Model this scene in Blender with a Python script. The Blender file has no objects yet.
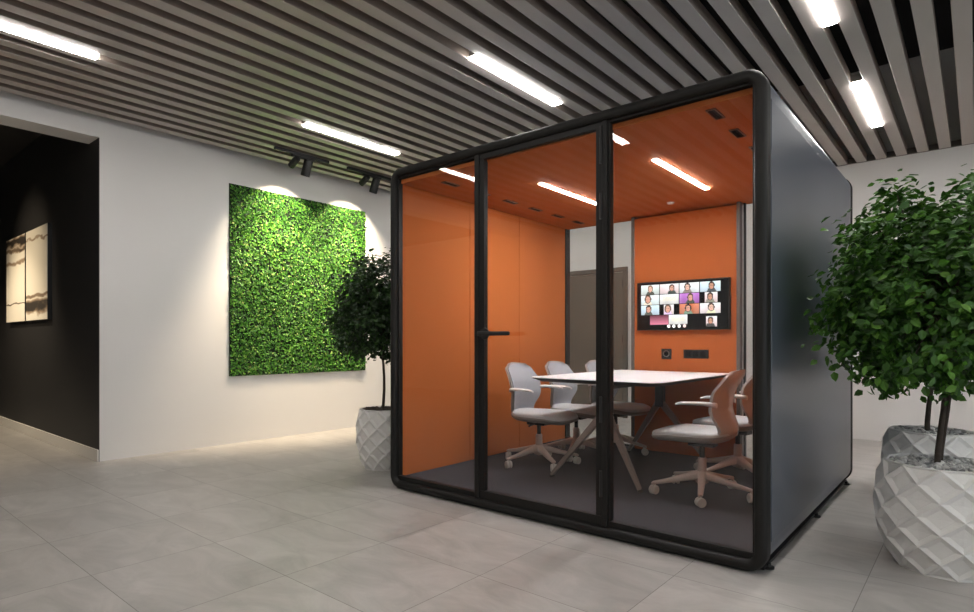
import bpy, math, random
from mathutils import Vector, Matrix
random.seed(7)
PI = math.pi
sc = bpy.context.scene
COL = sc.collection

# ------------------------------------------------------------------ materials
def new_mat(name):
    m = bpy.data.materials.new(name); m.use_nodes = True
    return m, m.node_tree, m.node_tree.nodes['Principled BSDF']

def mat(name, col, rough=0.5, metal=0.0, spec=0.5, noise=0.0, nscale=8.0, bump=0.0, bscale=60.0, coat=0.0):
    m, nt, b = new_mat(name)
    b.inputs['Base Color'].default_value = (*col, 1)
    b.inputs['Roughness'].default_value = rough
    b.inputs['Metallic'].default_value = metal
    b.inputs['Specular IOR Level'].default_value = spec
    if coat:
        b.inputs['Coat Weight'].default_value = coat
        b.inputs['Coat Roughness'].default_value = 0.2
    tc = nt.nodes.new('ShaderNodeTexCoord')
    if noise > 0:
        n = nt.nodes.new('ShaderNodeTexNoise'); n.inputs['Scale'].default_value = nscale
        n.inputs['Detail'].default_value = 5
        nt.links.new(tc.outputs['Object'], n.inputs['Vector'])
        r = nt.nodes.new('ShaderNodeMapRange')
        r.inputs['To Min'].default_value = 1 - noise; r.inputs['To Max'].default_value = 1 + noise
        nt.links.new(n.outputs['Fac'], r.inputs['Value'])
        mx = nt.nodes.new('ShaderNodeVectorMath'); mx.operation = 'SCALE'
        mx.inputs[0].default_value = col
        nt.links.new(r.outputs['Result'], mx.inputs['Scale'])
        nt.links.new(mx.outputs['Vector'], b.inputs['Base Color'])
    if bump > 0:
        n = nt.nodes.new('ShaderNodeTexNoise'); n.inputs['Scale'].default_value = bscale
        n.inputs['Detail'].default_value = 4
        nt.links.new(tc.outputs['Object'], n.inputs['Vector'])
        bp = nt.nodes.new('ShaderNodeBump'); bp.inputs['Strength'].default_value = bump
        bp.inputs['Distance'].default_value = 0.01
        nt.links.new(n.outputs['Fac'], bp.inputs['Height'])
        nt.links.new(bp.outputs['Normal'], b.inputs['Normal'])
    return m

def emit(name, col, strength):
    m, nt, b = new_mat(name)
    b.inputs['Base Color'].default_value = (0.8, 0.8, 0.8, 1)
    b.inputs['Emission Color'].default_value = (*col, 1)
    b.inputs['Emission Strength'].default_value = strength
    return m

def glass_mat():
    m, nt, b = new_mat('clear_glass'); nt.nodes.remove(b)
    out = nt.nodes['Material Output']
    t = nt.nodes.new('ShaderNodeBsdfTransparent'); t.inputs['Color'].default_value = (.965, .97, .97, 1)
    g = nt.nodes.new('ShaderNodeBsdfGlossy'); g.inputs['Roughness'].default_value = 0.0
    lw = nt.nodes.new('ShaderNodeLayerWeight'); lw.inputs['Blend'].default_value = 0.5
    p = nt.nodes.new('ShaderNodeMath'); p.operation = 'POWER'; p.inputs[1].default_value = 5
    nt.links.new(lw.outputs['Facing'], p.inputs[0])
    r = nt.nodes.new('ShaderNodeMapRange'); r.inputs['To Min'].default_value = .035; r.inputs['To Max'].default_value = 1
    nt.links.new(p.outputs[0], r.inputs['Value'])
    mx = nt.nodes.new('ShaderNodeMixShader')
    nt.links.new(r.outputs['Result'], mx.inputs[0])
    nt.links.new(t.outputs[0], mx.inputs[1]); nt.links.new(g.outputs[0], mx.inputs[2])
    nt.links.new(mx.outputs[0], out.inputs['Surface'])
    return m

def leaf_mat(name, stops, rough=0.45, transl=0.25):
    m, nt, b = new_mat(name)
    geo = nt.nodes.new('ShaderNodeNewGeometry')
    cr = nt.nodes.new('ShaderNodeValToRGB')
    els = cr.color_ramp.elements
    while len(els) < len(stops): els.new(0.5)
    for e, (p, c) in zip(els, stops):
        e.position = p; e.color = (*c, 1)
    nt.links.new(geo.outputs['Random Per Island'], cr.inputs['Fac'])
    nt.links.new(cr.outputs['Color'], b.inputs['Base Color'])
    b.inputs['Roughness'].default_value = rough
    tr = nt.nodes.new('ShaderNodeBsdfTranslucent')
    nt.links.new(cr.outputs['Color'], tr.inputs['Color'])
    mx = nt.nodes.new('ShaderNodeMixShader'); mx.inputs[0].default_value = transl
    out = nt.nodes['Material Output']
    nt.links.new(b.outputs[0], mx.inputs[1]); nt.links.new(tr.outputs[0], mx.inputs[2])
    nt.links.new(mx.outputs[0], out.inputs['Surface'])
    return m

def floor_mat():
    m, nt, b = new_mat('stone_floor_tiles')
    N, L = nt.nodes, nt.links
    tc = N.new('ShaderNodeTexCoord'); sx = N.new('ShaderNodeSeparateXYZ')
    L.new(tc.outputs['Object'], sx.inputs[0])
    def math_(op, a, bval=None, c=None):
        n = N.new('ShaderNodeMath'); n.operation = op
        for i, v in enumerate((a, bval, c)):
            if v is None: continue
            if isinstance(v, (int, float)): n.inputs[i].default_value = v
            else: L.new(v, n.inputs[i])
        return n.outputs[0]
    TX, TY = 0.675, 0.563
    u = math_('DIVIDE', math_('ADD', sx.outputs['X'], 0.375), TX)
    v = math_('DIVIDE', math_('SUBTRACT', sx.outputs['Y'], 0.884), TY)
    fu, fv = math_('FRACT', u), math_('FRACT', v)
    du = math_('MULTIPLY', math_('MINIMUM', fu, math_('SUBTRACT', 1.0, fu)), TX)
    dv = math_('MULTIPLY', math_('MINIMUM', fv, math_('SUBTRACT', 1.0, fv)), TY)
    d = math_('MINIMUM', du, dv)
    seam = math_('LESS_THAN', d, 0.0016)
    cmb = N.new('ShaderNodeCombineXYZ')
    L.new(math_('FLOOR', u), cmb.inputs[0]); L.new(math_('FLOOR', v), cmb.inputs[1])
    wn = N.new('ShaderNodeTexWhiteNoise'); wn.noise_dimensions = '3D'; L.new(cmb.outputs[0], wn.inputs['Vector'])
    # clouded stone: per-tile shifted, slightly stretched noise
    off = N.new('ShaderNodeVectorMath'); off.operation = 'MULTIPLY_ADD'
    L.new(wn.outputs['Color'], off.inputs[0]); off.inputs[1].default_value = (7, 7, 7); L.new(tc.outputs['Object'], off.inputs[2])
    mp = N.new('ShaderNodeMapping'); mp.inputs['Scale'].default_value = (1.0, 2.2, 1); L.new(off.outputs[0], mp.inputs['Vector'])
    n1 = N.new('ShaderNodeTexNoise'); n1.inputs['Scale'].default_value = 2.2; n1.inputs['Detail'].default_value = 9
    n1.inputs['Roughness'].default_value = .62; n1.inputs['Distortion'].default_value = 1.1
    L.new(mp.outputs[0], n1.inputs['Vector'])
    cr = N.new('ShaderNodeValToRGB')
    cr.color_ramp.elements[0].position = .3; cr.color_ramp.elements[0].color = (.33, .312, .292, 1)
    cr.color_ramp.elements[1].position = .7; cr.color_ramp.elements[1].color = (.475, .452, .428, 1)
    L.new(n1.outputs['Fac'], cr.inputs['Fac'])
    tv = N.new('ShaderNodeMapRange'); tv.inputs['To Min'].default_value = .94; tv.inputs['To Max'].default_value = 1.05
    L.new(wn.outputs['Value'], tv.inputs['Value'])
    sc_ = N.new('ShaderNodeVectorMath'); sc_.operation = 'SCALE'
    L.new(cr.outputs['Color'], sc_.inputs[0]); L.new(tv.outputs[0], sc_.inputs['Scale'])
    mx = N.new('ShaderNodeMix'); mx.data_type = 'RGBA'
    L.new(seam, mx.inputs['Factor']); L.new(sc_.outputs[0], mx.inputs[6]); mx.inputs[7].default_value = (.17, .155, .14, 1)
    L.new(mx.outputs[2], b.inputs['Base Color'])
    rr = N.new('ShaderNodeMapRange'); rr.inputs['To Min'].default_value = .30; rr.inputs['To Max'].default_value = .46
    L.new(n1.outputs['Fac'], rr.inputs['Value']); L.new(rr.outputs[0], b.inputs['Roughness'])
    b.inputs['Specular IOR Level'].default_value = .4
    return m

def painting_mat(name, bands):
    """abstract pale canvas with a few dark brush bands; bands = (height 0..1, half thickness, strength)"""
    m, nt, b = new_mat(name)
    N, L = nt.nodes, nt.links
    tc = N.new('ShaderNodeTexCoord'); sx = N.new('ShaderNodeSeparateXYZ'); L.new(tc.outputs['Object'], sx.inputs[0])
    n = N.new('ShaderNodeTexNoise'); n.inputs['Scale'].default_value = 3.2; n.inputs['Detail'].default_value = 8
    mp = N.new('ShaderNodeMapping'); mp.inputs['Scale'].default_value = (1, 1, 2.5); L.new(tc.outputs['Object'], mp.inputs[0]); L.new(mp.outputs[0], n.inputs['Vector'])
    def M(op, a, c):
        k = N.new('ShaderNodeMath'); k.operation = op
        for i, v in enumerate((a, c)):
            if isinstance(v, (int, float)): k.inputs[i].default_value = v
            else: L.new(v, k.inputs[i])
        return k.outputs[0]
    zz = M('ADD', sx.outputs['Z'], M('MULTIPLY', M('SUBTRACT', n.outputs['Fac'], .5), .16))
    tot = None
    for (h, w, s) in bands:
        k = N.new('ShaderNodeMapRange'); k.inputs['From Min'].default_value = w; k.inputs['From Max'].default_value = w * .35
        k.inputs['To Min'].default_value = 0; k.inputs['To Max'].default_value = s
        L.new(M('ABSOLUTE', M('SUBTRACT', zz, h), 0), k.inputs['Value'])
        tot = k.outputs[0] if tot is None else M('MAXIMUM', tot, k.outputs[0])
    tot = M('MULTIPLY', tot, M('ADD', n.outputs['Fac'], .45))
    cr = N.new('ShaderNodeValToRGB')
    cr.color_ramp.elements[0].color = (.80, .74, .62, 1)
    cr.color_ramp.elements[1].position = .85; cr.color_ramp.elements[1].color = (.03, .022, .015, 1)
    e = cr.color_ramp.elements.new(.4); e.color = (.36, .26, .17, 1)
    L.new(tot, cr.inputs['Fac']); L.new(cr.outputs['Color'], b.inputs['Base Color'])
    b.inputs['Roughness'].default_value = .7
    return m

def attr_emit(name, strength):
    m, nt, b = new_mat(name)
    a = nt.nodes.new('ShaderNodeVertexColor'); a.layer_name = 'Col'
    b.inputs['Base Color'].default_value = (.02, .02, .02, 1)
    nt.links.new(a.outputs['Color'], b.inputs['Emission Color'])
    b.inputs['Emission Strength'].default_value = strength
    b.inputs['Roughness'].default_value = .2
    return m

M = dict(
    wall=mat('white_wall_paint', (.72, .705, .69), .75, noise=.02, nscale=2, bump=.05, bscale=180),
    dark_wall=mat('black_wall_paint', (.016, .015, .015), .55, noise=.1, nscale=3),
    void=mat('black_ceiling_void', (.012, .011, .011), .9),
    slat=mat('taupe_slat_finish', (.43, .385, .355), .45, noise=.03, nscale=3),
    slat_side=mat('shaded_brown_slat_side', (.24, .195, .165), .5),  # brown sides, darkened further to put gap shade into the colour
    skirt=mat('white_skirting', (.72, .69, .64), .5),
    floor=floor_mat(),
    frame=mat('black_frame_metal', (.012, .011, .010), .55, spec=.28, noise=.05, nscale=20),
    frame_dull=mat('black_dull_metal', (.014, .013, .013), .5),
    shell=mat('dark_slate_panel', (.066, .080, .108), .30, spec=.6, noise=.04, nscale=2),
    post=mat('grey_brown_post', (.10, .088, .078), .45),
    orange=mat('orange_felt', (.46, .133, .033), .85, spec=.2, noise=.06, nscale=90, bump=.08, bscale=300),
    orange_deep=mat('deep_orange_felt', (.40, .102, .023), .85, spec=.2, noise=.06, nscale=90, bump=.08, bscale=300),
    orange_top=mat('orange_ceiling_felt', (.43, .127, .034), .85, spec=.2, noise=.05, nscale=90),
    carpet=mat('grey_carpet', (.052, .051, .058), .95, spec=.1, noise=.45, nscale=140, bump=.4, bscale=400),
    glass=glass_mat(),
    vent=mat('black_vent', (.004, .004, .004), .7, spec=.1),
    vent_grey=mat('grey_vent_slot', (.20, .10, .055), .6),
    steel=mat('brushed_steel', (.45, .43, .40), .35, metal=.9),
    strip=emit('light_strip_glow', (1, .97, .93), 58),
    booth_strip=emit('booth_strip_glow', (1, .985, .975), 190),
    lens=emit('spot_lens_glow', (1, .85, .62), 14),
    white=mat('white_table_top', (.90, .92, .93), .32, noise=.01, nscale=3),
    edge=mat('black_table_edge', (.016, .015, .015), .45),
    leg=mat('taupe_table_leg', (.22, .17, .145), .4, metal=.2),
    shellw=mat('pale_chair_plastic', (.47, .42, .39), .2),
    arm=mat('white_arm_plastic', (.74, .72, .70), .35),
    pad=mat('pale_grey_seat_fabric', (.56, .56, .56), .9, spec=.2, noise=.1, nscale=150, bump=.2, bscale=400),
    backpad=mat('blue_grey_back_fabric', (.38, .40, .43), .85, spec=.2, noise=.08, nscale=150, bump=.15, bscale=400),
    under=mat('grey_chair_underside', (.24, .225, .21), .5),
    base=mat('taupe_chair_base', (.52, .43, .38), .38),
    dark=mat('dark_plastic', (.010, .010, .010), .5, spec=.35),
    wheel=mat('pale_wheel', (.58, .55, .51), .45),
    pot=mat('white_cast_stone', (.78, .765, .74), .8, noise=.07, nscale=12, bump=.12, bscale=120),
    gravel=leaf_mat('pale_gravel', [(0, (.22, .22, .22)), (.5, (.55, .54, .52)), (1, (.80, .79, .76))], .8, 0.0),
    bark=mat('dark_bark', (.055, .042, .032), .9, noise=.45, nscale=30, bump=.6, bscale=60),
    soil=mat('brown_soil', (.06, .045, .035), .95),
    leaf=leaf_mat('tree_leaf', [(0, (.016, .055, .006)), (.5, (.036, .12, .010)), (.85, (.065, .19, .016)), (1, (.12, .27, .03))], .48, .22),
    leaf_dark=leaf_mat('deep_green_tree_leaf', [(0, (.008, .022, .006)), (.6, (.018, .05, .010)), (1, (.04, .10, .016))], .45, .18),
    hedge=leaf_mat('living_wall_leaf', [(0, (.02, .085, .012)), (.45, (.055, .22, .02)), (.8, (.13, .38, .035)), (.95, (.22, .46, .06)), (1, (.38, .46, .14))], .45, .25),
    hedge_back=mat('living_wall_backing', (.008, .02, .006), .9),
    door=mat('grey_brown_door', (.125, .11, .092), .5, noise=.04, nscale=2),
    doorframe=mat('grey_brown_door_frame', (.10, .088, .074), .45),
    screen=mat('black_screen_glass', (.004, .004, .005), .12),
    tiles=attr_emit('lit_video_tile', 1.25),
    paint_a=painting_mat('abstract_canvas_one', [(.93, .07, 1.0), (.84, .035, .7), (.70, .03, .5), (.205, .014, .9)]),
    paint_b=painting_mat('abstract_canvas_two', [(.88, .016, .45), (.27, .03, .6), (.155, .085, 1.0)]),
)

# ------------------------------------------------------------------ mesh builder
class MB:
    def __init__(s): s.v = []; s.f = []
    def add(s, v, f):
        o = len(s.v); s.v += [tuple(p) for p in v]; s.f += [tuple(i + o for i in q) for q in f]; return s
    def box(s, x0, x1, y0, y1, z0, z1):
        return s.add([(x0,y0,z0),(x1,y0,z0),(x1,y1,z0),(x0,y1,z0),(x0,y0,z1),(x1,y0,z1),(x1,y1,z1),(x0,y1,z1)],
                     [(3,2,1,0),(4,5,6,7),(0,1,5,4),(1,2,6,5),(2,3,7,6),(3,0,4,7)])
    def tube(s, pts, rads, seg=10, cap=True):
        pts = [Vector(p) for p in pts]
        if isinstance(rads, (int, float)): rads = [rads] * len(pts)
        up = None; rings = []
        for i, p in enumerate(pts):
            t = (pts[min(i + 1, len(pts) - 1)] - pts[max(i - 1, 0)]).normalized()
            if up is None:
                up = Vector((0, 0, 1)) if abs(t.z) < .9 else Vector((1, 0, 0))
            a = t.cross(up).normalized(); b_ = a.cross(t).normalized(); up = b_
            r = rads[i]
            rings.append([p + a * math.cos(2*PI*k/seg) * r + b_ * math.sin(2*PI*k/seg) * r for k in range(seg)])
        return s.loft(rings, cap)
    def loft(s, rings, cap=True, closed=True):
        n = len(rings[0]); v = [p for r in rings for p in r]; f = []
        for i in range(len(rings) - 1):
            for k in range(n if closed else n - 1):
                k2 = (k + 1) % n
                f.append((i*n + k, i*n + k2, (i+1)*n + k2, (i+1)*n + k))
        if cap:
            f.append(tuple(reversed(range(n)))); f.append(tuple((len(rings)-1)*n + k for k in range(n)))
        return s.add(v, f)
    def lathe(s, prof, seg=24, at=(0,0,0), cap=True):
        rings = [[(at[0] + r*math.cos(2*PI*k/seg), at[1] + r*math.sin(2*PI*k/seg), at[2] + z) for k in range(seg)] for r, z in prof]
        return s.loft(rings, cap)
    def xform(s, mtx):
        s.v = [tuple(mtx @ Vector(p)) for p in s.v]; return s
    def build(s, name, material, parent=None, smooth=None, bevel=0, seg=2, loc=None, fix=True):
        me = bpy.data.meshes.new(name); me.from_pydata(s.v, [], s.f); me.update()
        if fix:
            import bmesh
            bm = bmesh.new(); bm.from_mesh(me); bmesh.ops.recalc_face_normals(bm, faces=bm.faces); bm.to_mesh(me); bm.free()
        me.materials.append(material)
        o = bpy.data.objects.new(name, me); COL.objects.link(o)
        if parent is not None: o.parent = parent
        if loc is not None: o.location = loc
        if bevel:
            md = o.modifiers.new('bevel', 'BEVEL'); md.width = bevel; md.segments = seg; md.limit_method = 'ANGLE'; md.angle_limit = math.radians(35)
            me.polygons.foreach_set('use_smooth', [True] * len(me.polygons))
            try: me.set_sharp_from_angle(angle=math.radians(35))
            except Exception: pass
            md.harden_normals = True
        if smooth is not None:
            me.polygons.foreach_set('use_smooth', [True] * len(me.polygons))
            me.set_sharp_from_angle(angle=math.radians(smooth))
        return o

def tag(o, label, cat, group=None):
    o['label'] = label; o['category'] = cat
    if group: o['group'] = group
    return o
def structure(o): o['kind'] = 'structure'; return o
def thing(name, label, cat, loc=(0,0,0), rz=0.0, group=None):
    o = bpy.data.objects.new(name, None); COL.objects.link(o)
    o.empty_display_size = .1
    o.location = loc; o.rotation_euler = (0, 0, rz)
    return tag(o, label, cat, group)
def dup(root, loc, rz, label):
    r = root.copy(); COL.objects.link(r); r.location = loc; r.rotation_euler = (0, 0, rz); r['label'] = label
    def rec(src, dst):
        for ch in list(src.children):
            c = ch.copy(); COL.objects.link(c); c.parent = dst; rec(ch, c)
    rec(root, r)
    return r
def box(name, b, m, parent=None, bevel=0, **k):
    return MB().box(*b).build(name, m, parent, bevel=bevel, **k)

# ------------------------------------------------------------------ setting
LX, BY, CZ, OPY = -5.94, 7.48, 3.0, 1.772
RX, FY, TOPZ = 3.4, -3.6, 4.0
structure(box('floor', (-11.2, RX, FY, BY, -.1, 0), M['floor']))
wl = MB()
wl.box(LX - .27, LX, OPY + .001, BY, 0, TOPZ)
wl.box(LX - .27, LX, -2.4, OPY + .001, 2.86, TOPZ)
wl.box(LX - .27, LX, FY, -2.4, 0, TOPZ)
structure(wl.build('wall_left', M['wall']))
structure(box('wall_back', (LX - .27, RX, BY, BY + .2, 0, TOPZ), M['wall']))
wr = MB()
WY0, WY1, WZ0, WZ1 = .2, 4.6, .35, 2.7
wr.box(RX, RX + .2, FY, WY0, 0, TOPZ); wr.box(RX, RX + .2, WY1, BY + .2, 0, TOPZ)
wr.box(RX, RX + .2, WY0, WY1, 0, WZ0); wr.box(RX, RX + .2, WY0, WY1, WZ1, TOPZ)
structure(wr.build('wall_right', M['wall']))
w1 = MB()
for yy in (WY0, (WY0 + WY1) / 2 - .025, WY1 - .05): w1.box(RX + .08, RX + .14, yy, yy + .05, WZ0 + .05, WZ1 - .05)
w1.box(RX + .08, RX + .14, WY0, WY1, WZ0, WZ0 + .05); w1.box(RX + .08, RX + .14, WY0, WY1, WZ1 - .05, WZ1)
w1o = structure(w1.build('added_window_1', M['post']))  # unseen window, added to bring in daylight from the right
for q in (0, 1):
    ya = WY0 + .05 + q * (WY1 - WY0) / 2
    box('added_window_glass', (RX + .105, RX + .112, ya - .03 * q, ya + (WY1 - WY0) / 2 - .08, WZ0 + .05, WZ1 - .05), M['glass'], w1o)
structure(box('wall_front', (-11.2, RX, FY - .2, FY, 0, TOPZ), M['wall']))
structure(box('wall_corridor', (-11.2, LX - .003, OPY - .003, OPY + .001, 0, 3.3), M['dark_wall']))
structure(box('wall_corridor_end', (-11.4, -11.2, FY, OPY, 0, 3.3), M['dark_wall']))
structure(box('ceiling_corridor', (-11.2, LX - .27, FY, OPY, 3.3, 3.4), M['dark_wall']))
structure(box('baseboard_corridor', (-11.2, LX - .002, OPY - .018, OPY - .003, 0, .105), M['skirt'], bevel=.003))
structure(box('trim_1', (LX, RX, BY - .03, BY, CZ + .002, CZ + .06), M['post']))

ceiling = structure(box('ceiling', (LX - .27, RX, FY, BY + .2, TOPZ, TOPZ + .1), M['void']))
P, SW, SH = 0.1773, 0.0965, 0.085
i = -34
x = -.69 - P / 2
xs = []
k = 0
while x - k * P - SW / 2 > LX: xs.append(x - k * P); k += 1
k = 1
while x + k * P + SW / 2 < 1.9: xs.append(x + k * P); k += 1
first = None
for cx in sorted(xs):
    if first is None:
        mb = MB(); mb.box(-SW/2, SW/2, FY + .02, BY - .032, 0, SH)
        first = mb.build('slat', M['slat'], ceiling, bevel=.006, seg=2)
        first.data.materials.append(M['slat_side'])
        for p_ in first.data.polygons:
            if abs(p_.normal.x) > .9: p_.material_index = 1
        first['label'] = 'taupe ceiling slat'
        o = first
    else:
        o = first.copy(); COL.objects.link(o); o.parent = ceiling
    o.location = (cx, 0, CZ)

# linear lights that sit between the slats
GAPW = P - SW
lamp0 = None
def lamp(x, y0, y1, label, group='linear lights in the slatted ceiling'):
    t = thing('linear_ceiling_light', label, 'ceiling light', (x, (y0 + y1) / 2, CZ), 0, group)
    h = (y1 - y0) / 2; w = GAPW / 2 - .002
    box('housing', (-w, w, -h - .004, h + .004, .006, .06), M['steel'], t)
    box('diffuser', (-.040, .040, -h, h, -.010, -.001), M['strip'], t, bevel=.002)
lamp(-4.60, .30, 1.36, 'glowing linear light in slats over the dark opening at far left')
lamp(-4.60, 2.97, 4.05, 'glowing linear light in slats beside the black track lights, left of the booth')
lamp(-2.63, 3.0, 4.04, 'longest glowing linear light in slats, just above the booth glass front')
lamp(-.69, 5.14, 6.29, 'short glowing linear light right of the booth, nearest the back wall')
lamp(-.69, 2.94, 4.09, 'glowing linear light right of the booth, cut by the top photo edge')
lamp(-2.64, .45, 1.52, 'linear ceiling light seen only as a reflection in the booth door glass')
for (x_, y_) in ((-4.58, 5.5), (-2.63, 5.5), (-.69, .3), (1.26, .3), (1.26, 2.94), (1.26, 5.14), (1.26, -2.3), (-.69, -2.3)):
    lamp(x_, y_, y_ + 1.14, 'linear ceiling light out of the photo among the slats')

# door in the back wall
d1 = structure(thing('door_1', 'grey brown door with matching frame in the back wall', 'door', (-4.24, BY, 0)))
del d1['category']
fr = MB()
fr.box(.465, .53, -.03, 0, 0, 2.10); fr.box(-.53, -.465, -.03, 0, 0, 2.10); fr.box(-.465, .465, -.03, 0, 2.035, 2.10)
fr.build('door_frame', M['doorframe'], d1, bevel=.004)
box('door_leaf', (-.46, .46, -.018, 0, .006, 2.03), M['door'], d1, bevel=.002)
for hz in (.25, 1.05, 1.82):
    MB().tube([(.462, -.022, hz), (.462, -.022, hz + .1)], .009, 8).build('hinge', M['dark'], d1, smooth=40)

# ------------------------------------------------------------------ paintings in the corridor
for (x0, x1, m, lab) in ((-9.12, -8.26, 'paint_a', 'left pale abstract canvas with a thin dark line, on the black wall'),
                         (-8.21, -7.37, 'paint_b', 'right pale abstract canvas with a broad dark band near its foot, on black wall')):
    t = thing('wall_painting', lab, 'painting', (x0, OPY - .003, 1.29), 0, 'abstract canvases on the black wall')
    w = x1 - x0
    box('canvas', (.004, w - .004, -.04, -.004, .004, .996), M[m], t)
    fr = MB(); fr.box(0, w, -.036, 0, 0, .004); fr.box(0, w, -.036, 0, .996, 1.0); fr.box(0, .004, -.036, 0, .004, .996); fr.box(w - .004, w, -.036, 0, .004, .996)
    fr.build('frame', M['dark'], t)

# ------------------------------------------------------------------ living green wall
def leaf_pts(c, d, n, L, W, fold):
    """six outline points of a folded leaf: base at c, along d, facing n"""
    s = d.cross(n).normalized()
    up = n * fold
    return [c, c + d*L*.33 - s*W*.5 + up, c + d*L*.7 - s*W*.38 + up, c + d*L, c + d*L*.7 + s*W*.38 + up, c + d*L*.33 + s*W*.5 + up]
LF = [(0, 1, 2, 3), (0, 3, 4, 5)]
gw = thing('green_wall', 'rectangular living wall of bright green leaves on the white wall', 'plant wall', (LX, 2.939, .70))
GW, GH = 1.757, 2.0
box('backing', (0, .008, 0, GW, 0, GH), M['hedge_back'], gw)
mb = MB()
rnd = random.Random(3)
for _ in range(19000):
    c = Vector((.007 + rnd.random() * .020, rnd.uniform(.008, GW - .008), rnd.uniform(.008, GH - .008)))
    n = Vector((1, rnd.gauss(0, .55), rnd.gauss(.25, .55))).normalized()
    d = Vector((rnd.gauss(.25, .3), rnd.gauss(0, 1), rnd.gauss(0, 1))); d = (d - n * d.dot(n)).normalized()
    L = rnd.uniform(.018, .034)
    pts = leaf_pts(c, d, n, L, L * .62, L * .12)
    pts = [Vector((p.x, min(max(p.y, 0), GW), min(max(p.z, 0), GH))) for p in pts]
    mb.add(pts, LF)
lv = mb.build('leaves', M['hedge'], gw, fix=False); lv['kind'] = 'stuff'

# ------------------------------------------------------------------ track lights
def track(y0, y1, hy, label):
    t = thing('track_light', label, 'track light', (-5.35, y0, CZ), 0, 'black track lights by the green wall')
    L = y1 - y0; h = hy - y0
    box('rail', (-.018, .018, 0, L, -.03, 0), M['dark'], t, bevel=.003)
    box('adapter', (-.017, .017, h - .26, h + .0, -.05, -.03), M['dark'], t, bevel=.004)
    def head(y, ang, rz, ln, r, nm):
        mtx = Matrix.Translation((0, y, -.075)) @ Matrix.Rotation(rz, 4, 'Z') @ Matrix.Rotation(ang, 4, 'Y')
        b = MB().lathe([(.0, .03), (r*.85, .03), (r, .018), (r, -ln + .0), (r*.86, -ln), (r*.8, -ln + .02), (0, -ln + .02)], 24, cap=False)
        b.xform(mtx)
        b.tube([(0, y, -.05), (0, y, -.078)], .012, 10)
        o = b.build(nm, M['dark'], t, smooth=40)
        l = MB().lathe([(0, -ln + .022), (r*.78, -ln + .022), (r*.78, -ln + .026), (0, -ln + .026)], 20, cap=False); l.xform(mtx)
        l.build('lens', M['lens'], o, smooth=40)
        return mtx
    a = math.radians(64)
    mtx = head(h - .21, a, 0, .105, .034, 'spot_head')           # aimed at the wall (towards -x)
    head(h - .07, math.radians(24), 0, .14, .046, 'spot_head')
    return mtx
for (y0, y1, hy, lab) in ((3.11, 3.74, 3.56, 'black track light with two spot heads, farther from the booth'),
                          (3.99, 4.62, 4.46, 'black track light with two spot heads, partly behind the booth corner')):
    track(y0, y1, hy, lab)
    sp = bpy.data.lights.new('spot_beam', 'SPOT'); sp.energy = 105; sp.color = (1, .84, .62)
    sp.spot_size = math.radians(90); sp.spot_blend = .45; sp.shadow_soft_size = .02
    so = bpy.data.objects.new('spot_beam', sp); COL.objects.link(so)
    so.location = (-5.35 - .125, hy - .06, CZ - .15)
    so.rotation_euler = Vector((-math.sin(math.radians(38)), 0, -math.cos(math.radians(38)))).to_track_quat('-Z', 'Y').to_euler()
for hy in (3.56, 4.46):
    sp = bpy.data.lights.new('floor_beam', 'SPOT'); sp.energy = 210; sp.color = (1, .80, .55)
    sp.spot_size = math.radians(76); sp.spot_blend = .7; sp.shadow_soft_size = .03
    so = bpy.data.objects.new('floor_beam', sp); COL.objects.link(so)
    so.location = (-5.35 - .068, hy - .07, CZ - .225)
    so.rotation_euler = Vector((-math.sin(math.radians(22)), 0, -math.cos(math.radians(22)))).to_track_quat('-Z', 'Y').to_euler()
# corridor picture light (a recessed spot in the corridor ceiling)
sp = bpy.data.lights.new('picture_beam', 'SPOT'); sp.energy = 210; sp.color = (1, .82, .58)
sp.spot_size = math.radians(48); sp.spot_blend = 1; sp.shadow_soft_size = .04
so = bpy.data.objects.new('picture_beam', sp); COL.objects.link(so); so.location = (-8.15, -.5, 3.25)
so.rotation_euler = (Vector((-8.2, 1.75, 1.72)) - so.location).to_track_quat('-Z', 'Y').to_euler()
sp = bpy.data.lights.new('corridor_beam', 'SPOT'); sp.energy = 300; sp.color = (1, .84, .62)
sp.spot_size = math.radians(95); sp.spot_blend = .6; sp.shadow_soft_size = .05
so = bpy.data.objects.new('corridor_beam', sp); COL.objects.link(so); so.location = (-8.4, .6, 3.25)

# ------------------------------------------------------------------ meeting booth
BX0, BX1, BY0, BY1, BZ0, BZ1 = -3.275, -.722, 2.805, 5.20, .004, 2.306
booth = thing('meeting_booth', 'large black framed glass meeting booth with orange lining on the stone floor', 'meeting booth', ((BX0+BX1)/2, BY0, 0))
OX, OY = (BX0 + BX1) / 2, BY0
HW = (BX1 - BX0) / 2
DP = BY1 - BY0
def rrect(x0, x1, z0, z1, r, n=10):
    out = []
    for (cx, cz, a0) in ((x1 - r, z1 - r, 0), (x0 + r, z1 - r, PI/2), (x0 + r, z0 + r, PI), (x1 - r, z0 + r, 1.5*PI)):
        for k in range(n + 1):
            a = a0 + PI/2 * k / n
            out.append((cx, cz, math.cos(a), math.sin(a), r))
    return out
def ring(mb, rect, prof):
    """sweep profile [(inward offset, y)] round a rounded rectangle"""
    path = rrect(*rect)
    rings = []
    for (cx, cz, nx, nz, r) in path:
        rings.append([(cx + nx * (r - o), y, cz + nz * (r - o)) for (o, y) in prof])
    n = len(prof); v = [p for q in rings for p in q]; f = []
    m = len(rings)
    for a in range(m):
        b2 = (a + 1) % m
        for k in range(n):
            k2 = (k + 1) % n
            f.append((a*n + k, a*n + k2, b2*n + k2, b2*n + k))
    return mb.add(v, f)
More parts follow.
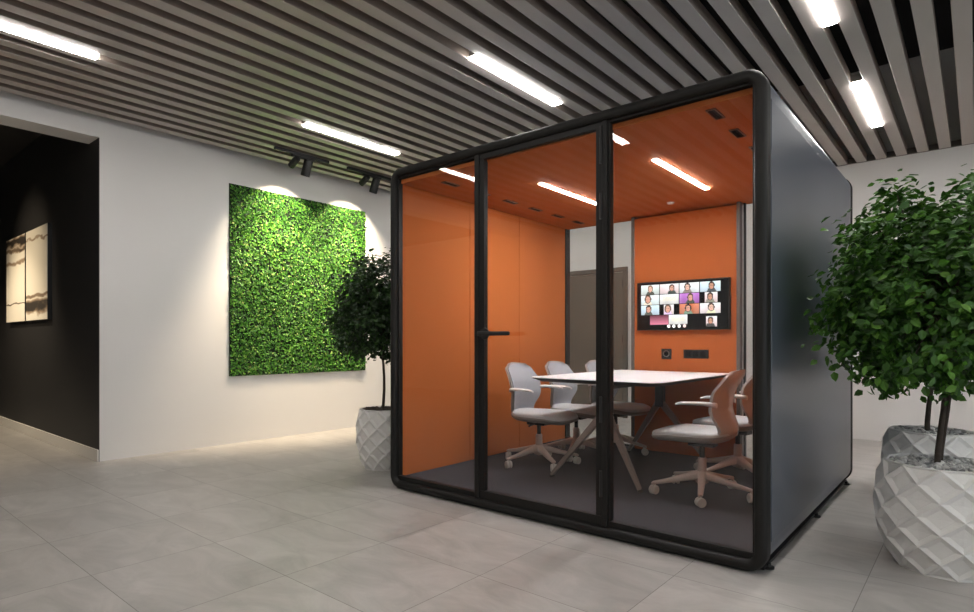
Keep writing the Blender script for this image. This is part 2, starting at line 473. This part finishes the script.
def arc_profile(w, d, r, back=False, n=6):
    pts = []
    for k in range(n + 1):
        a = PI/2 * k / n
        pts.append((r - r * math.cos(a), r - r * math.sin(a)))      # outer rounded front edge, from side to front
    r2 = r * .8
    for k in range(n + 1):
        a = PI/2 * k / n
        pts.append((w - r2 + r2 * math.sin(a), r2 - r2 * math.cos(a)))
    pts.append((w, d)); pts.append((0, d))
    return pts
RECT = (-HW, HW, BZ0, BZ1, .095, 12)
pf = arc_profile(.056, .075, .03)
ring(MB(), RECT, pf).build('front_frame', M['frame'], booth, smooth=50)
ring(MB(), RECT, [(o, DP - y) for (o, y) in pf]).build('rear_frame', M['frame'], booth, smooth=50)
# outer shell: the same outline, drawn back between the two frames
e = .006
ring(MB(), (-HW + e, HW - e, .018, BZ1 - e, .09, 12), [(0, .075), (0, DP - .075), (.042, DP - .075), (.042, .075)]).build('outer_shell', M['shell'], booth, smooth=40)
for s, nm in ((1, 'side_panel'), (-1, 'side_panel')):
    xa, xb = sorted((s * (HW - e - .002), s * (HW - e + .004)))
    box(nm, (xa, xb, .10, DP - .10, .135, BZ1 - .13), M['shell'], booth, bevel=.003)
box('base_plinth', (-HW + .022, HW - .03, .08, DP - .08, .006, .02), M['frame_dull'], booth)
for fy in (.14, 1.19, 2.24):
    for s in (-1, 1):
        MB().lathe([(.03, 0), (.03, .007), (.016, .008), (.016, .022)], 14, (s * (HW - .03), fy, 0)).build('levelling_foot', M['dark'], booth, smooth=40)
FZ, TZ = .078, 2.205          # inside floor and ceiling
IX = HW - .048                # inner half width
YF, YB = .075, DP - .15       # inside front and rear glass line
box('carpet', (-IX, IX, .05, DP - .05, .06, FZ), M['carpet'], booth)
cl = MB().box(-IX, IX, .06, DP - .06, TZ, TZ + .028)
cl.build('ceiling_panel', M['orange_top'], booth)
for s in (-1, 1):
    ys = [.075, .82, 1.50, DP - .10]
    for a in range(3):
        xa, xb = sorted((s * IX, s * (IX - .012)))
        box('wall_panel', (xa, xb, ys[a] + .0015, ys[a+1] - .0015, FZ, TZ), M['orange'], booth, bevel=.003)
# ceiling strip lights, slots and a sensor
for sx in (-.42, .448):
    fr = box('ceiling_light', (sx - .020, sx + .020, .685, 1.62, TZ - .004, TZ), M['frame_dull'], booth)
    box('diffuser', (sx - .017, sx + .017, .689, 1.616, TZ - .007, TZ - .003), M['booth_strip'], fr)
for sx in (-.93, .99):
    for a in range(6):
        yy = (.285 if sx < 0 else .19) + .355 * a
        v = MB()
        hw, hl = .024, .075
        for (p0, p1, q0, q1) in ((-hw, hw, -hl, -hl + .006), (-hw, hw, hl - .006, hl), (-hw, -hw + .006, -hl + .006, hl - .006), (hw - .006, hw, -hl + .006, hl - .006)):
            v.box(sx + p0, sx + p1, yy + q0, yy + q1, TZ - .008, TZ)
        vo = v.build('air_vent', M['vent_grey'], booth)
        box('vent_slot', (sx - hw + .006, sx + hw - .006, yy - hl + .006, yy + hl - .006, TZ - .003, TZ), M['vent'], vo)
MB().lathe([(0, -.012), (.022, -.012), (.03, 0), (0, 0)], 20, (.06, 1.87, TZ), cap=False).build('ceiling_sensor', M['skirt'], booth, smooth=50)

# front glazing: left pane, door, right pane
def X(wx): return wx - OX
xm1, xm2 = X(-2.447), X(-1.548)          # post centres
zb, zt = BZ0 + .054, BZ1 - .054
IE = HW - .054
def pane(name, x0, x1, y, fw=.018, z0=zb, z1=zt, parent=booth, gm=M['glass']):
    f_ = MB(); d = .02
    f_.box(x0, x1, y - d, y + d, z0, z0 + fw + .018); f_.box(x0, x1, y - d, y + d, z1 - fw, z1)
    f_.box(x0, x0 + fw, y - d, y + d, z0 + fw + .018, z1 - fw); f_.box(x1 - fw, x1, y - d, y + d, z0 + fw + .018, z1 - fw)
    fo = f_.build(name, M['frame'], parent, bevel=.003)
    g = box('glass_pane', (x0 + fw - .005, x1 - fw + .005, y - .005, y + .005, z0 + fw - .005, z1 - fw + .005), gm, fo)
    return fo
pane('fixed_window', -IE, xm1 - .022, .055, .014)
pane('fixed_window', xm2 + .022, IE, .055, .014)
box('mullion', (xm1 - .022, xm1 + .014, .02, .085, zb, zt), M['frame'], booth, bevel=.006)
box('mullion', (xm2 - .010, xm2 + .024, .02, .085, zb, zt), M['frame'], booth, bevel=.006)
door = pane('glass_door', xm1 + .016, xm2 - .012, .048, .036)
hx = xm1 + .062
hl = MB().lathe([(0, 0), (.036, 0), (.038, .004), (.036, .012), (0, .014)], 24, cap=False)
hl.xform(Matrix.Translation((hx, .029, 1.108)) @ Matrix.Rotation(PI/2, 4, 'X'))
hl.tube([(hx, .018, 1.108), (hx, -.03, 1.108)], .013, 12)
lev = MB().loft([[(xx, yy - h_ * math.cos(t) * .5, 1.108 + h_ * math.sin(t)) for t in [2*PI*k/12 for k in range(12)]]
                 for (xx, yy, h_) in ((hx - .014, -.03, .014), (hx, -.032, .017), (hx + .05, -.034, .015), (hx + .14, -.034, .013), (hx + .235, -.033, .0125), (hx + .242, -.033, .008))])
hl.v += lev.v and []; hl.add(lev.v, lev.f)
hl.build('door_handle', M['frame_dull'], door, smooth=50)
for hz in (.22, .62, 1.72, 2.02):
    MB().tube([(xm2 - .011, .016, hz), (xm2 - .011, .016, hz + .14)], .008, 10).build('door_hinge', M['frame_dull'], door, smooth=40)
MB().box(xm2 - .017, xm2 - .006, .012, .022, 2.16, 2.222).build('door_closer_pin', M['frame_dull'], door, bevel=.002)

# rear: two glass panes and an orange centre panel between posts
px0, px1 = X(-2.415), X(-1.515)
pane('rear_window', -IE, px0 - .03, DP - .10, .014)
pane('rear_window', px1 + .03, IE, DP - .10, .014)
for (a, b_) in ((px0 - .034, px0), (px1, px1 + .03)):
    box('rear_post', (a, b_, DP - .20, DP - .13, FZ, TZ), M['post'], booth, bevel=.003)
box('screen_wall', (px0, px1, DP - .20, DP - .07, FZ, TZ - .02), M['orange_deep'], booth, bevel=.003)

# ------------------------------------------------------------------ screen and sockets on the booth's centre panel
TVY = BY1 - .20
tv = thing('video_screen', 'wide black wall screen showing a grid of video call pictures', 'screen', (-2.37, TVY, 1.16))
TW, TH = .815, .43
MB().box(0, TW, -.045, -.004, 0, TH).build('bezel', M['dark'], tv, bevel=.004)
box('wall_bracket', (.25, .56, -.006, 0, .1, .33), M['dark'], tv)
box('screen_glass', (.008, TW - .008, -.047, -.044, .008, TH - .008), M['screen'], tv)
def tile(x0, x1, z0, z1, seed, kind):
    r = random.Random(seed); NX, NZ = 26, 16
    bg = [r.uniform(.78, 1) for _ in range(3)]
    if kind == 'white': bg = [.92, .90, .86]
    if kind == 'purple': bg = [.55, .22, .62]
    if kind == 'dusk': bg = [.30, .05, .10]
    if kind == 'warm': bg = [.65, .20, .10]
    if kind == 'pink': bg = [.97, .80, .80]
    if kind == 'sky': bg = [.70, .85, .95]
    skin = r.choice([(.78, .42, .30), (.62, .32, .20), (.85, .55, .42)])
    hair = r.choice([(.05, .025, .02), (.10, .05, .03), (.03, .02, .02), (.22, .11, .05)])
    tg = r.choice([.08, .85, .12, .3]); top = [tg * r.uniform(.7, 1.15) for _ in range(3)]
    hx_ = r.uniform(.36, .64); hs = r.uniform(.26, .36)
    v, f, cols = [], [], []
    for j in range(NZ + 1):
        for i_ in range(NX + 1):
            v.append((x0 + (x1 - x0) * i_ / NX, -.0478, z0 + (z1 - z0) * j / NZ))
    asp = (x1 - x0) / (z1 - z0)
    for j in range(NZ):
        for i_ in range(NX):
            u, w = (i_ + .5) / NX, (j + .5) / NZ
            c = [min(1, q * (.72 + .5 * w) + .05 * math.sin(9 * u + seed)) for q in bg]
            if kind == 'dusk': c = [q * (2.2 - 1.8 * w) + .12 * (1 - w) for q in bg]
            if kind not in ('white', 'dusk', 'pink_flat'):
                du, dw = (u - hx_) * asp, w - .55
                if w < .34 and abs(du) < .48 - w * .55: c = top
                if (du / (hs * 1.05)) ** 2 + ((dw - .05) / (hs * 1.35)) ** 2 < 1: c = hair
                if (du / (hs * .72)) ** 2 + ((dw + .01) / hs) ** 2 < 1: c = skin
                if abs(du) < hs * .32 and abs(dw + .14) < .03: c = (.75, .25, .22)
                if abs(abs(du) - hs * .32) < .04 and abs(dw - .03) < .03: c = (.12, .06, .05)
            elif kind == 'white' and .3 < w < .75 and .15 < u < .85 and (i_ * 7 + j * 3) % 5 < 2: c = (.88, .82, .60)
            a = j * (NX + 1) + i_
            f.append((a, a + 1, a + NX + 2, a + NX + 1)); cols.append(c)
    me = bpy.data.meshes.new('video_tile'); me.from_pydata(v, [], f)
    ca = me.color_attributes.new('Col', 'FLOAT_COLOR', 'CORNER')
    dat = []
    for c in cols: dat += [c[0], c[1], c[2], 1.0] * 4
    ca.data.foreach_set('color', dat)
    me.materials.append(M['tiles'])
    o = bpy.data.objects.new('video_tile', me); COL.objects.link(o); o.parent = tv
cw, ch = .170, .0855
g0x, g0z = .043, TH - .026
kinds = [['', 'pink', 'white_p', 'sky'], ['warm2', 'white', 'purple', 'n'], ['sky', 'nw', 'warm', 'white_p']]
for r_ in range(3):
    for c_ in range(4):
        kd = kinds[r_][c_]
        a0 = g0x + c_ * (cw + .007); b0 = g0z - r_ * (ch + .005)
        wd = cw
        if kd == 'n': a0 += .04; wd = .105
        if kd == 'nw': a0 += .036; wd = .09
        tile(a0, a0 + wd, b0 - ch, b0, 10 * r_ + c_ + 3, {'warm2': 'warm_', 'n': 'pink', 'nw': 'pink', '': 'x'}.get(kd, kd))
b0 = g0z - 3 * (ch + .005)
tile(g0x + .085, g0x + .085 + .17, b0 - .083, b0, 91, 'dusk')
tile(g0x + .258, g0x + .258 + .165, b0 - .083, b0, 92, 'white')
tile(.625, .715, .025, .112, 93, 'pink')
for a, c in enumerate(((.9, .9, .9), (.95, .95, .95), (.9, .9, .9), (.95, .55, .5))):
    me = MB().lathe([(0, 0), (.0135, 0), (.0135, .0008), (0, .0008)], 16, cap=False)
    me.xform(Matrix.Translation((.30 + a * .047, -.0472, .034)) @ Matrix.Rotation(PI/2, 4, 'X'))
    me.build('call_button', emit('call_button_glow_%s' % 'abcd'[a], c, 1.0), tv)

sd = thing('round_socket', 'small square black plate with a round ring, under the wall screen', 'socket', (-2.155, TVY, .905))
box('plate', (0, .092, -.008, 0, 0, .092), M['dark'], sd, bevel=.003)
rg = MB()
rr_ = [[(.046 + (.026 + .0035*math.cos(b*2*PI/8)) * math.cos(a*2*PI/24), -.009 + .0035*math.sin(b*2*PI/8), .048 + (.026 + .0035*math.cos(b*2*PI/8)) * math.sin(a*2*PI/24)) for b in range(8)] for a in range(25)]
rg.loft(rr_, cap=False); rg.build('ring', M['steel'], sd, smooth=60)
MB().lathe([(0, 0), (.019, 0), (.019, .006), (0, .006)], 20, cap=False).xform(Matrix.Translation((.046, -.008, .048)) @ Matrix.Rotation(PI/2, 4, 'X')).build('knob', M['screen'], sd, smooth=40)
ss = thing('socket_strip', 'black horizontal strip of three sockets under the wall screen', 'socket', (-1.955, TVY, .915))
box('plate', (0, .215, -.009, 0, 0, .076), M['dark'], ss, bevel=.003)
for a in range(3):
    MB().box(.022 + a*.06, .022 + a*.06 + .05, -.0105, -.008, .014, .062).build('socket', M['vent'], ss, bevel=.006)

# ------------------------------------------------------------------ meeting table
tb = thing('meeting_table', 'white meeting table with splayed legs in the middle of the booth', 'table', (-2.03, 4.22, FZ))
def slab(hw, y0, y1, cut, z0, z1, hw2=None, inset=0):
    """chamfer-cornered top seen from above, optional smaller underside"""
    def outline(d, z):
        a, b0_, b1_, c = hw - d, y0 + d, y1 - d, cut
        return [(-a + c, b0_, z), (a - c, b0_, z), (a, b0_ + c * 1.2, z), (a, b1_ - c * .3, z), (a - c * .3, b1_, z), (-a + c * .3, b1_, z), (-a, b1_ - c * .3, z), (-a, b0_ + c * 1.2, z)]
    return MB().loft([outline(inset, z0), outline(0, z1)])
slab(.505, -.73, .74, .05, .716, .722).build('table_top', M['white'], tb, bevel=.002)
slab(.505, -.73, .74, .05, .690, .7155, inset=.05).build('top_edge', M['edge'], tb)
MB().box(-.06, .06, -.50, .55, .645, .690).build('support_beam', M['edge'], tb, bevel=.004)
for py in (-.48, .46):
    box('column', (-.035, .035, py - .03, py + .03, .44, .69), M['edge'], tb, bevel=.006)
    for s in (-1, 1):
        dy = -.17 if py < 0 else .12
        lg = MB()
        rings = []
        for t_, w_, d_ in ((0, .05, .030), (.4, .042, .026), (1, .022, .018)):
            cx, cy, cz = s * (.015 + .35 * t_), py + dy * t_, .47 - (.47 - .012) * t_
            rings.append([(cx - w_ * .6, cy - d_, cz - w_*.4), (cx + w_ * .6, cy - d_, cz + w_*.4 * s * 0 - w_*.0), (cx + w_ * .6, cy + d_, cz), (cx - w_ * .6, cy + d_, cz - w_*.4)])
        # flat tapered bar
        rings = []
        for t_, w_, d_ in ((-.06, .050, .022), (.45, .040, .020), (1, .022, .016)):
            cx, cy, cz = s * (.018 + .325 * t_), py + dy * t_, .465 - .450 * t_
            nx, nz = .79 * s, .61
            rings.append([(cx - nx*w_*.5, cy - d_, cz - nz*w_*.5), (cx + nx*w_*.5, cy - d_, cz + nz*w_*.5), (cx + nx*w_*.5, cy + d_, cz + nz*w_*.5), (cx - nx*w_*.5, cy + d_, cz - nz*w_*.5)])
        lg.loft(rings)
        l_ = lg.build('leg', M['leg'], tb, bevel=.003)
        MB().lathe([(.016, 0), (.018, .006), (.014, .016)], 12, (s * .343, py + dy, 0)).build('foot', M['dark'], l_, smooth=40)

# ------------------------------------------------------------------ swivel chairs
def grid_shell(fn_a, fn_b, nu, nv):
    """closed thin shell between two surfaces a(u,v), b(u,v)"""
    mb = MB()
    A = [[fn_a(-1 + 2*i/nu, j/nv) for i in range(nu + 1)] for j in range(nv + 1)]
    B = [[fn_b(-1 + 2*i/nu, j/nv) for i in range(nu + 1)] for j in range(nv + 1)]
    rings = []
    for j in range(nv + 1):
        rings.append(A[j] + B[j][::-1])
    return mb.loft(rings)
def lerp(tab, t):
    for (a, b) in zip(tab, tab[1:]):
        if t <= b[0]:
            k = (t - a[0]) / (b[0] - a[0]); k = k*k*(3 - 2*k)
            return a[1] + (b[1] - a[1]) * k
    return tab[-1][1]
def build_chair(label):
    t = thing('office_chair', label, 'chair', (0, 0, FZ), 0, 'swivel chairs around the meeting table')
    # seat shell and pad
    def seat_ring(z, sc_, fx):
        out = []
        for k in range(36):
            a = 2*PI*k/36
            c, s = math.cos(a), math.sin(a)
            ex = .62
            px = math.copysign(abs(c)**ex, c) * .252 * sc_ + .048 + fx
            py = math.copysign(abs(s)**ex, s) * (.222 - .02 * (c < 0) * abs(c)) * sc_
            zz = z - (.022 * max(0, px - .16) / .14) + .018 * max(0, -px - .12) / .1
            out.append((px, py, zz))
        return out
    MB().loft([seat_ring(.345, .55, 0), seat_ring(.358, .86, 0), seat_ring(.375, .98, 0), seat_ring(.392, 1.0, 0), seat_ring(.396, .985, 0)]).build('seat_shell', M['under'], t, smooth=60)
    MB().loft([seat_ring(.394, .975, 0), seat_ring(.408, .985, 0), seat_ring(.418, .955, 0), seat_ring(.423, .86, 0), seat_ring(.4235, .4, 0)]).build('seat', M['pad'], t, smooth=60)
    # backrest: waisted shell, lumbar forward, top reclined, sides wrapped
    wid = [(0, .158), (.12, .162), (.42, .215), (.66, .222), (.88, .190), (1, .125)]
    cen = [(0, -.165), (.12, -.200), (.45, -.155), (.60, -.162), (1, -.240)]
    def surf(off, wsc=1.0, v0=0.0, v1=1.0):
        def fn(u, v):
            v = v0 + (v1 - v0) * v
            w = lerp(wid, v) * wsc
            z = .375 + .435 * v
            if v > .9: z -= .012 * u*u * (v - .9) / .1
            x_ = lerp(cen, v) + .055 * u*u * (1 - .35 * v) + off
            return (x_, u * w, z)
        return fn
    back = grid_shell(surf(0), surf(-.016), 14, 22).build('backrest', M['shellw'], t, smooth=60)
    grid_shell(surf(.007, .93, .08, .965), surf(.0005, .93, .08, .965), 14, 20).build('back_pad', M['backpad'], back, smooth=60)
    for s in (-1, 1):
        path = [(-.150, .196, .596), (-.125, .214, .603), (-.08, .232, .607), (-.02, .240, .607), (.05, .239, .604), (.085, .234, .596)]
        ws = [.014, .020, .027, .029, .027, .012]
        hs = [.016, .014, .012, .011, .010, .007]
        rings = [[(px + (0), s * (py + w_ * math.cos(a)), pz + h_ * math.sin(a)) for a in [2*PI*k/14 for k in range(14)]] for (px, py, pz), w_, h_ in zip(path, ws, hs)]
        MB().loft(rings).build('armrest', M['arm'], t, smooth=60)
    # mechanism, column, base
    mc = MB().box(-.085, .075, -.05, .05, .315, .348)
    mc.tube([(.0, -.05, .33), (.01, -.17, .322)], .007, 8)
    mc.build('tilt_mechanism', M['dark'], t, bevel=.005)
    MB().lathe([(.016, .20), (.016, .32)], 16).build('gas_lift', M['dark'], t, smooth=40)
    MB().lathe([(.030, .075), (.040, .085), (.036, .13), (.027, .17), (.026, .235), (.022, .24)], 20).build('base_hub', M['base'], t, smooth=50)
    for k in range(5):
        a = 2*PI*k/5 + math.radians(34)
        R = Matrix.Rotation(a, 4, 'Z')
        rings = []
        for (r_, zc, w_, h_) in ((.018, .128, .027, .030), (.10, .113, .023, .022), (.23, .086, .018, .014), (.305, .074, .016, .010), (.318, .071, .008, .005)):
            rings.append([(r_, w_ * math.copysign(abs(math.cos(q))**.6, math.cos(q)), zc + h_ * math.copysign(abs(math.sin(q))**.6, math.sin(q))) for q in [2*PI*n/12 + .2618 for n in range(12)]])
        lg = MB().loft(rings).xform(R).build('leg', M['base'], t, smooth=50)
        cs = MB()
        for s in (-1, 1):
            w = MB().lathe([(.006, -.010), (.024, -.010), (.029, -.005), (.029, .005), (.024, .010), (.006, .010)], 18)
            w.xform(Matrix.Translation((.303, s * .0135, 0.0293)) @ Matrix.Rotation(PI/2, 4, 'X')); cs.add(w.v, w.f)
        cs.tube([(.303, -.01, 0.0293), (.303, .01, 0.0293)], .007, 8)
        cs.tube([(.303, 0, .035), (.296, 0, .068)], .008, 8)
        sw = Matrix.Translation((.303, 0, 0)) @ Matrix.Rotation((.7, 2.0, -.9, 1.3, 2.7)[k], 4, 'Z') @ Matrix.Translation((-.303, 0, 0))
        cs.xform(sw).xform(R).build('caster', M['wheel'], lg, smooth=40)
    return t
D = math.radians
ch1 = build_chair('white swivel chair nearest the glass door, left of the table')
ch1.location = (-2.70, 3.88, FZ); ch1.rotation_euler = (0, 0, D(4))
def turn_base(t, deg):
    for c in t.children:
        if c.name.split('.')[0] in ('leg', 'base_hub'): c.rotation_euler = (0, 0, D(deg))
turn_base(dup(ch1, (-2.66, 4.385, FZ), D(2), 'white swivel chair in the middle of the three left of the table'), -34)
turn_base(dup(ch1, (-2.50, 4.80, FZ), D(-8), 'white swivel chair farthest back of the three left of the table'), -34)
dup(ch1, (-1.35, 3.76, FZ), D(180 + 2), 'swivel chair nearest the glass front, right of the table')
turn_base(dup(ch1, (-1.33, 4.42, FZ), D(180 - 7), 'swivel chair half hidden behind the nearest one, right of the table'), -34)

# ------------------------------------------------------------------ potted trees
def pot_mesh(R, H):
    """bulging pot wrapped in a lattice of sunken diamonds"""
    N, RW = 10, 7
    prof = [(0, .69), (.17, .84), (.34, .95), (.5, .99), (.66, 1.0), (.83, .955), (1.0, .86)]
    lv_ = []
    for j in range(RW * 1 + 1):
        z, r = j / RW, lerp(prof, j / RW)
        lv_.append([(R * r * math.cos(2*PI*(k + .5 * (j % 2)) / N), R * r * math.sin(2*PI*(k + .5 * (j % 2)) / N), H * z) for k in range(N)])
    mb = MB(); idx = {}
    v = []; f = []
    for j, row in enumerate(lv_):
        for k, p in enumerate(row): idx[(j, k)] = len(v); v.append(p)
    def sink(cs, amt):
        c = [sum(v[i][a] for i in cs) / len(cs) for a in range(3)]
        l = math.hypot(c[0], c[1]); return (c[0] * (1 - amt / l), c[1] * (1 - amt / l), c[2])
    for j in range(-1, RW):
        for k in range(N):
            # diamond with lower point at (j,k), sides at row j+1, upper point (j+2,k)
            if j % 2 == 0: l_, r_ = (j + 1, (k - 1) % N), (j + 1, k)
            else: l_, r_ = (j + 1, k), (j + 1, (k + 1) % N)
            cs = []
            for q in ((j, k), r_, (j + 2, k), l_):
                if q in idx: cs.append(idx[q])
            if len(cs) < 3: continue
            c = sink(cs, .010)
            inner = []
            for i in cs:
                p = v[i]
                inner.append(tuple(c[a] + (p[a] - c[a]) * .62 for a in range(3)))
            # sunk flat face framed by sloping ridges
            lc = math.hypot(c[0], c[1])
            inner = [(p[0] * (1 - .005 / math.hypot(p[0], p[1])), p[1] * (1 - .007 / math.hypot(p[0], p[1])), p[2]) for p in inner]
            base = len(v); v += inner; v.append((c[0], c[1], c[2]))
            n = len(cs)
            for a in range(n):
                b2 = (a + 1) % n
                f.append((cs[a], cs[b2], base + b2, base + a))
                f.append((base + a, base + b2, base + n))
    mb.add(v, f)
    # rim, inner wall and bottom
    top = lv_[-1]; bot = lv_[0]
    off = RW % 2
    ri = [[(p[0], p[1], H) for p in top], [(p[0] * .94, p[1] * .94, H + .003) for p in top], [(p[0] * .90, p[1] * .90, H - .06) for p in top]]
    mb.loft(ri, cap=False)
    mb.add(bot, [tuple(range(N))])
    return mb
def potted_tree(loc, R, H, label, crown, cz, seed, leafm, nleaf, L, trunks, rz, gravel=True, stemlean=(0, 0), xmin=-99):
    rnd = random.Random(seed)
    t = thing('potted_tree', label, 'potted plant', loc, rz, 'leafy trees in faceted white pots')
    pot = pot_mesh(R, H).build('pot', M['pot'], t)
    box_r = .775 * R
    MB().lathe([(0.0, H - .05), (box_r, H - .05), (box_r, H - .03), (0, H - .03)], 22, cap=False).build('soil', M['soil'], t)
    g = MB()
    ico = [(0,0,1),(.894,0,.447),(.296,.851,.447),(-.724,.526,.447),(-.724,-.526,.447),(.296,-.851,.447),(.724,.526,-.447),(-.276,.851,-.447),(-.894,0,-.447),(-.276,-.851,-.447),(.724,-.526,-.447),(0,0,-1)]
    icf = [(0,1,2),(0,2,3),(0,3,4),(0,4,5),(0,5,1),(1,6,2),(2,7,3),(3,8,4),(4,9,5),(5,10,1),(6,7,2),(7,8,3),(8,9,4),(9,10,5),(10,6,1),(11,7,6),(11,8,7),(11,9,8),(11,10,9),(11,6,10)]
    for _ in range(420):
        a, q = rnd.random() * 2*PI, math.sqrt(rnd.random()) * (box_r - .012)
        s = rnd.uniform(.010, .019)
        rot = Matrix.Rotation(rnd.random()*6, 3, 'Z') @ Matrix.Rotation(rnd.random()*6, 3, 'X')
        sx_, sy_, sz_ = rnd.uniform(.7, 1.3), rnd.uniform(.7, 1.2), rnd.uniform(.5, .8)
        c = Vector((q*math.cos(a), q*math.sin(a), H - .024 + rnd.random()*.020))
        g.add([c + rot @ Vector((p[0]*s*sx_, p[1]*s*sy_, p[2]*s*sz_)) for p in ico], icf)
    go = g.build('gravel', M['gravel'] if gravel else M['soil'], t, fix=False); go['kind'] = 'stuff'
    rx, rz_ = crown
    C = Vector((stemlean[0], stemlean[1], cz))
    def stem(x0, y0, x1, y1, r0, ztop):
        pts, rd = [], []
        for k in range(11):
            q = k / 10
            pts.append((x0 + (x1-x0)*q + .014*math.sin(q*7 + seed), y0 + (y1-y0)*q + .012*math.cos(q*6 + seed), H - .05 + (ztop - H + .05)*q))
            rd.append(r0 * (1 - .55*q))
        return pts, rd
    tr = MB()
    for (x0, y0, x1, y1, r0) in trunks:
        p, r = stem(x0, y0, C.x + x1, C.y + y1, r0, cz + rz_ * .25)
        tr.tube(p, r, 10)
    tr.build('trunk', M['bark'], t, smooth=60)
    # branches reach into clusters of leaves
    br, lf = MB(), MB()
    ncl = 230
    per = nleaf // ncl
    bumps = [(Vector((rnd.gauss(0,1), rnd.gauss(0,1), rnd.gauss(0,.8))).normalized(), rnd.uniform(-.09, .03)) for _ in range(16)]
    for c_ in range(ncl):
        d = Vector((rnd.gauss(0,1), rnd.gauss(0,1), rnd.gauss(0,1) * .85)).normalized()
        d = d / (math.hypot(d.x, d.y)**4.5 + abs(d.z)**4.5) ** (1/4.5) * .95
        q = rnd.random() ** .33
        s = 1.0
        for bd, ba in bumps:
            k = d.dot(bd)
            if k > .75: s += ba * (k - .75) * 4
        w = .93 if d.z > 0 else .97
        p = C + Vector((d.x * rx * q * s * w, d.y * rx * q * s * w, d.z * rz_ * q * s))
        if c_ % 3 == 0 and loc[0] + p.x > xmin:
            st = Vector((C.x * .9, C.y * .9, cz - rz_ * .45 + rnd.random() * rz_ * .6))
            mid = st.lerp(p, .55) + Vector((0, 0, -.03))
            br.tube([st, mid, p], [.008, .005, .0025], 5)
        for _ in range(per):
            e_ = p + Vector((rnd.gauss(0, .045), rnd.gauss(0, .045), rnd.gauss(0, .040)))
            out = (e_ - C); out = Vector((out.x / rx, out.y / rx, out.z / rz_))
            n = (out.normalized() * .7 + Vector((rnd.gauss(0,.5), rnd.gauss(0,.5), .55 + rnd.gauss(0,.4)))).normalized()
            dd = Vector((rnd.gauss(0,1), rnd.gauss(0,1), rnd.gauss(-.35,.6))) + out * .5
            dd = (dd - n * dd.dot(n)).normalized()
            l_ = L * rnd.uniform(.7, 1.25)
            if loc[0] + e_.x * math.cos(rz) - e_.y * math.sin(rz) < xmin: continue
            lf.add(leaf_pts(e_, dd, n, l_, l_ * .64, l_ * .10), LF)
    br.build('branches', M['bark'], t, smooth=60, fix=False)
    lo = lf.build('foliage', leafm, t, fix=False); lo['kind'] = 'stuff'
    return t
potted_tree((-.122, 3.485, 0), .28, .49, 'largest leafy tree in a white faceted pot with gravel, at the right front', (.53, .475), 1.305, 11, M['leaf'], 11400, .043,
            [(-.01, .0, .0, .02, .014), (.0, .03, .03, .03, .010)], 0, xmin=-.655)
potted_tree((-.225, 4.72, 0), .275, .49, 'leafy tree in a grey shaded pot behind the larger one, by the back wall', (.56, .53), 1.35, 23, M['leaf'], 12000, .043,
            [(-.01, .0, .02, .0, .016)], 0, xmin=-.655)
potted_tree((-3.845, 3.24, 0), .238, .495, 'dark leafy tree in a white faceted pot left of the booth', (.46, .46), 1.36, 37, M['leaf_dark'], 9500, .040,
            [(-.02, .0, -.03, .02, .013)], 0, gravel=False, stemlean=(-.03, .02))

# ------------------------------------------------------------------ world, camera, view
w = bpy.data.worlds.new('added_window_daylight'); sc.world = w; w.use_nodes = True
w.node_tree.nodes['Background'].inputs['Color'].default_value = (.84, .92, 1, 1)
w.node_tree.nodes['Background'].inputs['Strength'].default_value = 2.2  # daylight added through the unseen window to brighten the right side
pl = bpy.data.lights.new('added_window_portal', 'AREA'); pl.shape = 'RECTANGLE'; pl.size = WZ1 - WZ0; pl.size_y = WY1 - WY0
po = bpy.data.objects.new('added_window_portal', pl); COL.objects.link(po); po.location = (RX + .19, (WY0 + WY1) / 2, (WZ0 + WZ1) / 2)
po.rotation_euler = (0, PI / 2, 0); pl.cycles.is_portal = True
cam = bpy.data.cameras.new('camera'); co = bpy.data.objects.new('camera', cam); COL.objects.link(co)
co.location = (0, 0, 1.056)
co.rotation_euler = (PI/2, 0, math.atan2(.6415, .767))
cam.sensor_width = 36; cam.lens = 586 / 974 * 36
cam.shift_y = 36 / 974
cam.clip_start = .05
sc.camera = co
sc.view_settings.view_transform = 'Standard'; sc.view_settings.look = 'None'
sc.view_settings.gamma = 1; sc.view_settings.exposure = 0
try:
    sc.cycles.use_denoising = True
    sc.cycles.max_bounces = 10; sc.cycles.diffuse_bounces = 5; sc.cycles.transparent_max_bounces = 16
    sc.cycles.sample_clamp_indirect = 8
except Exception: pass
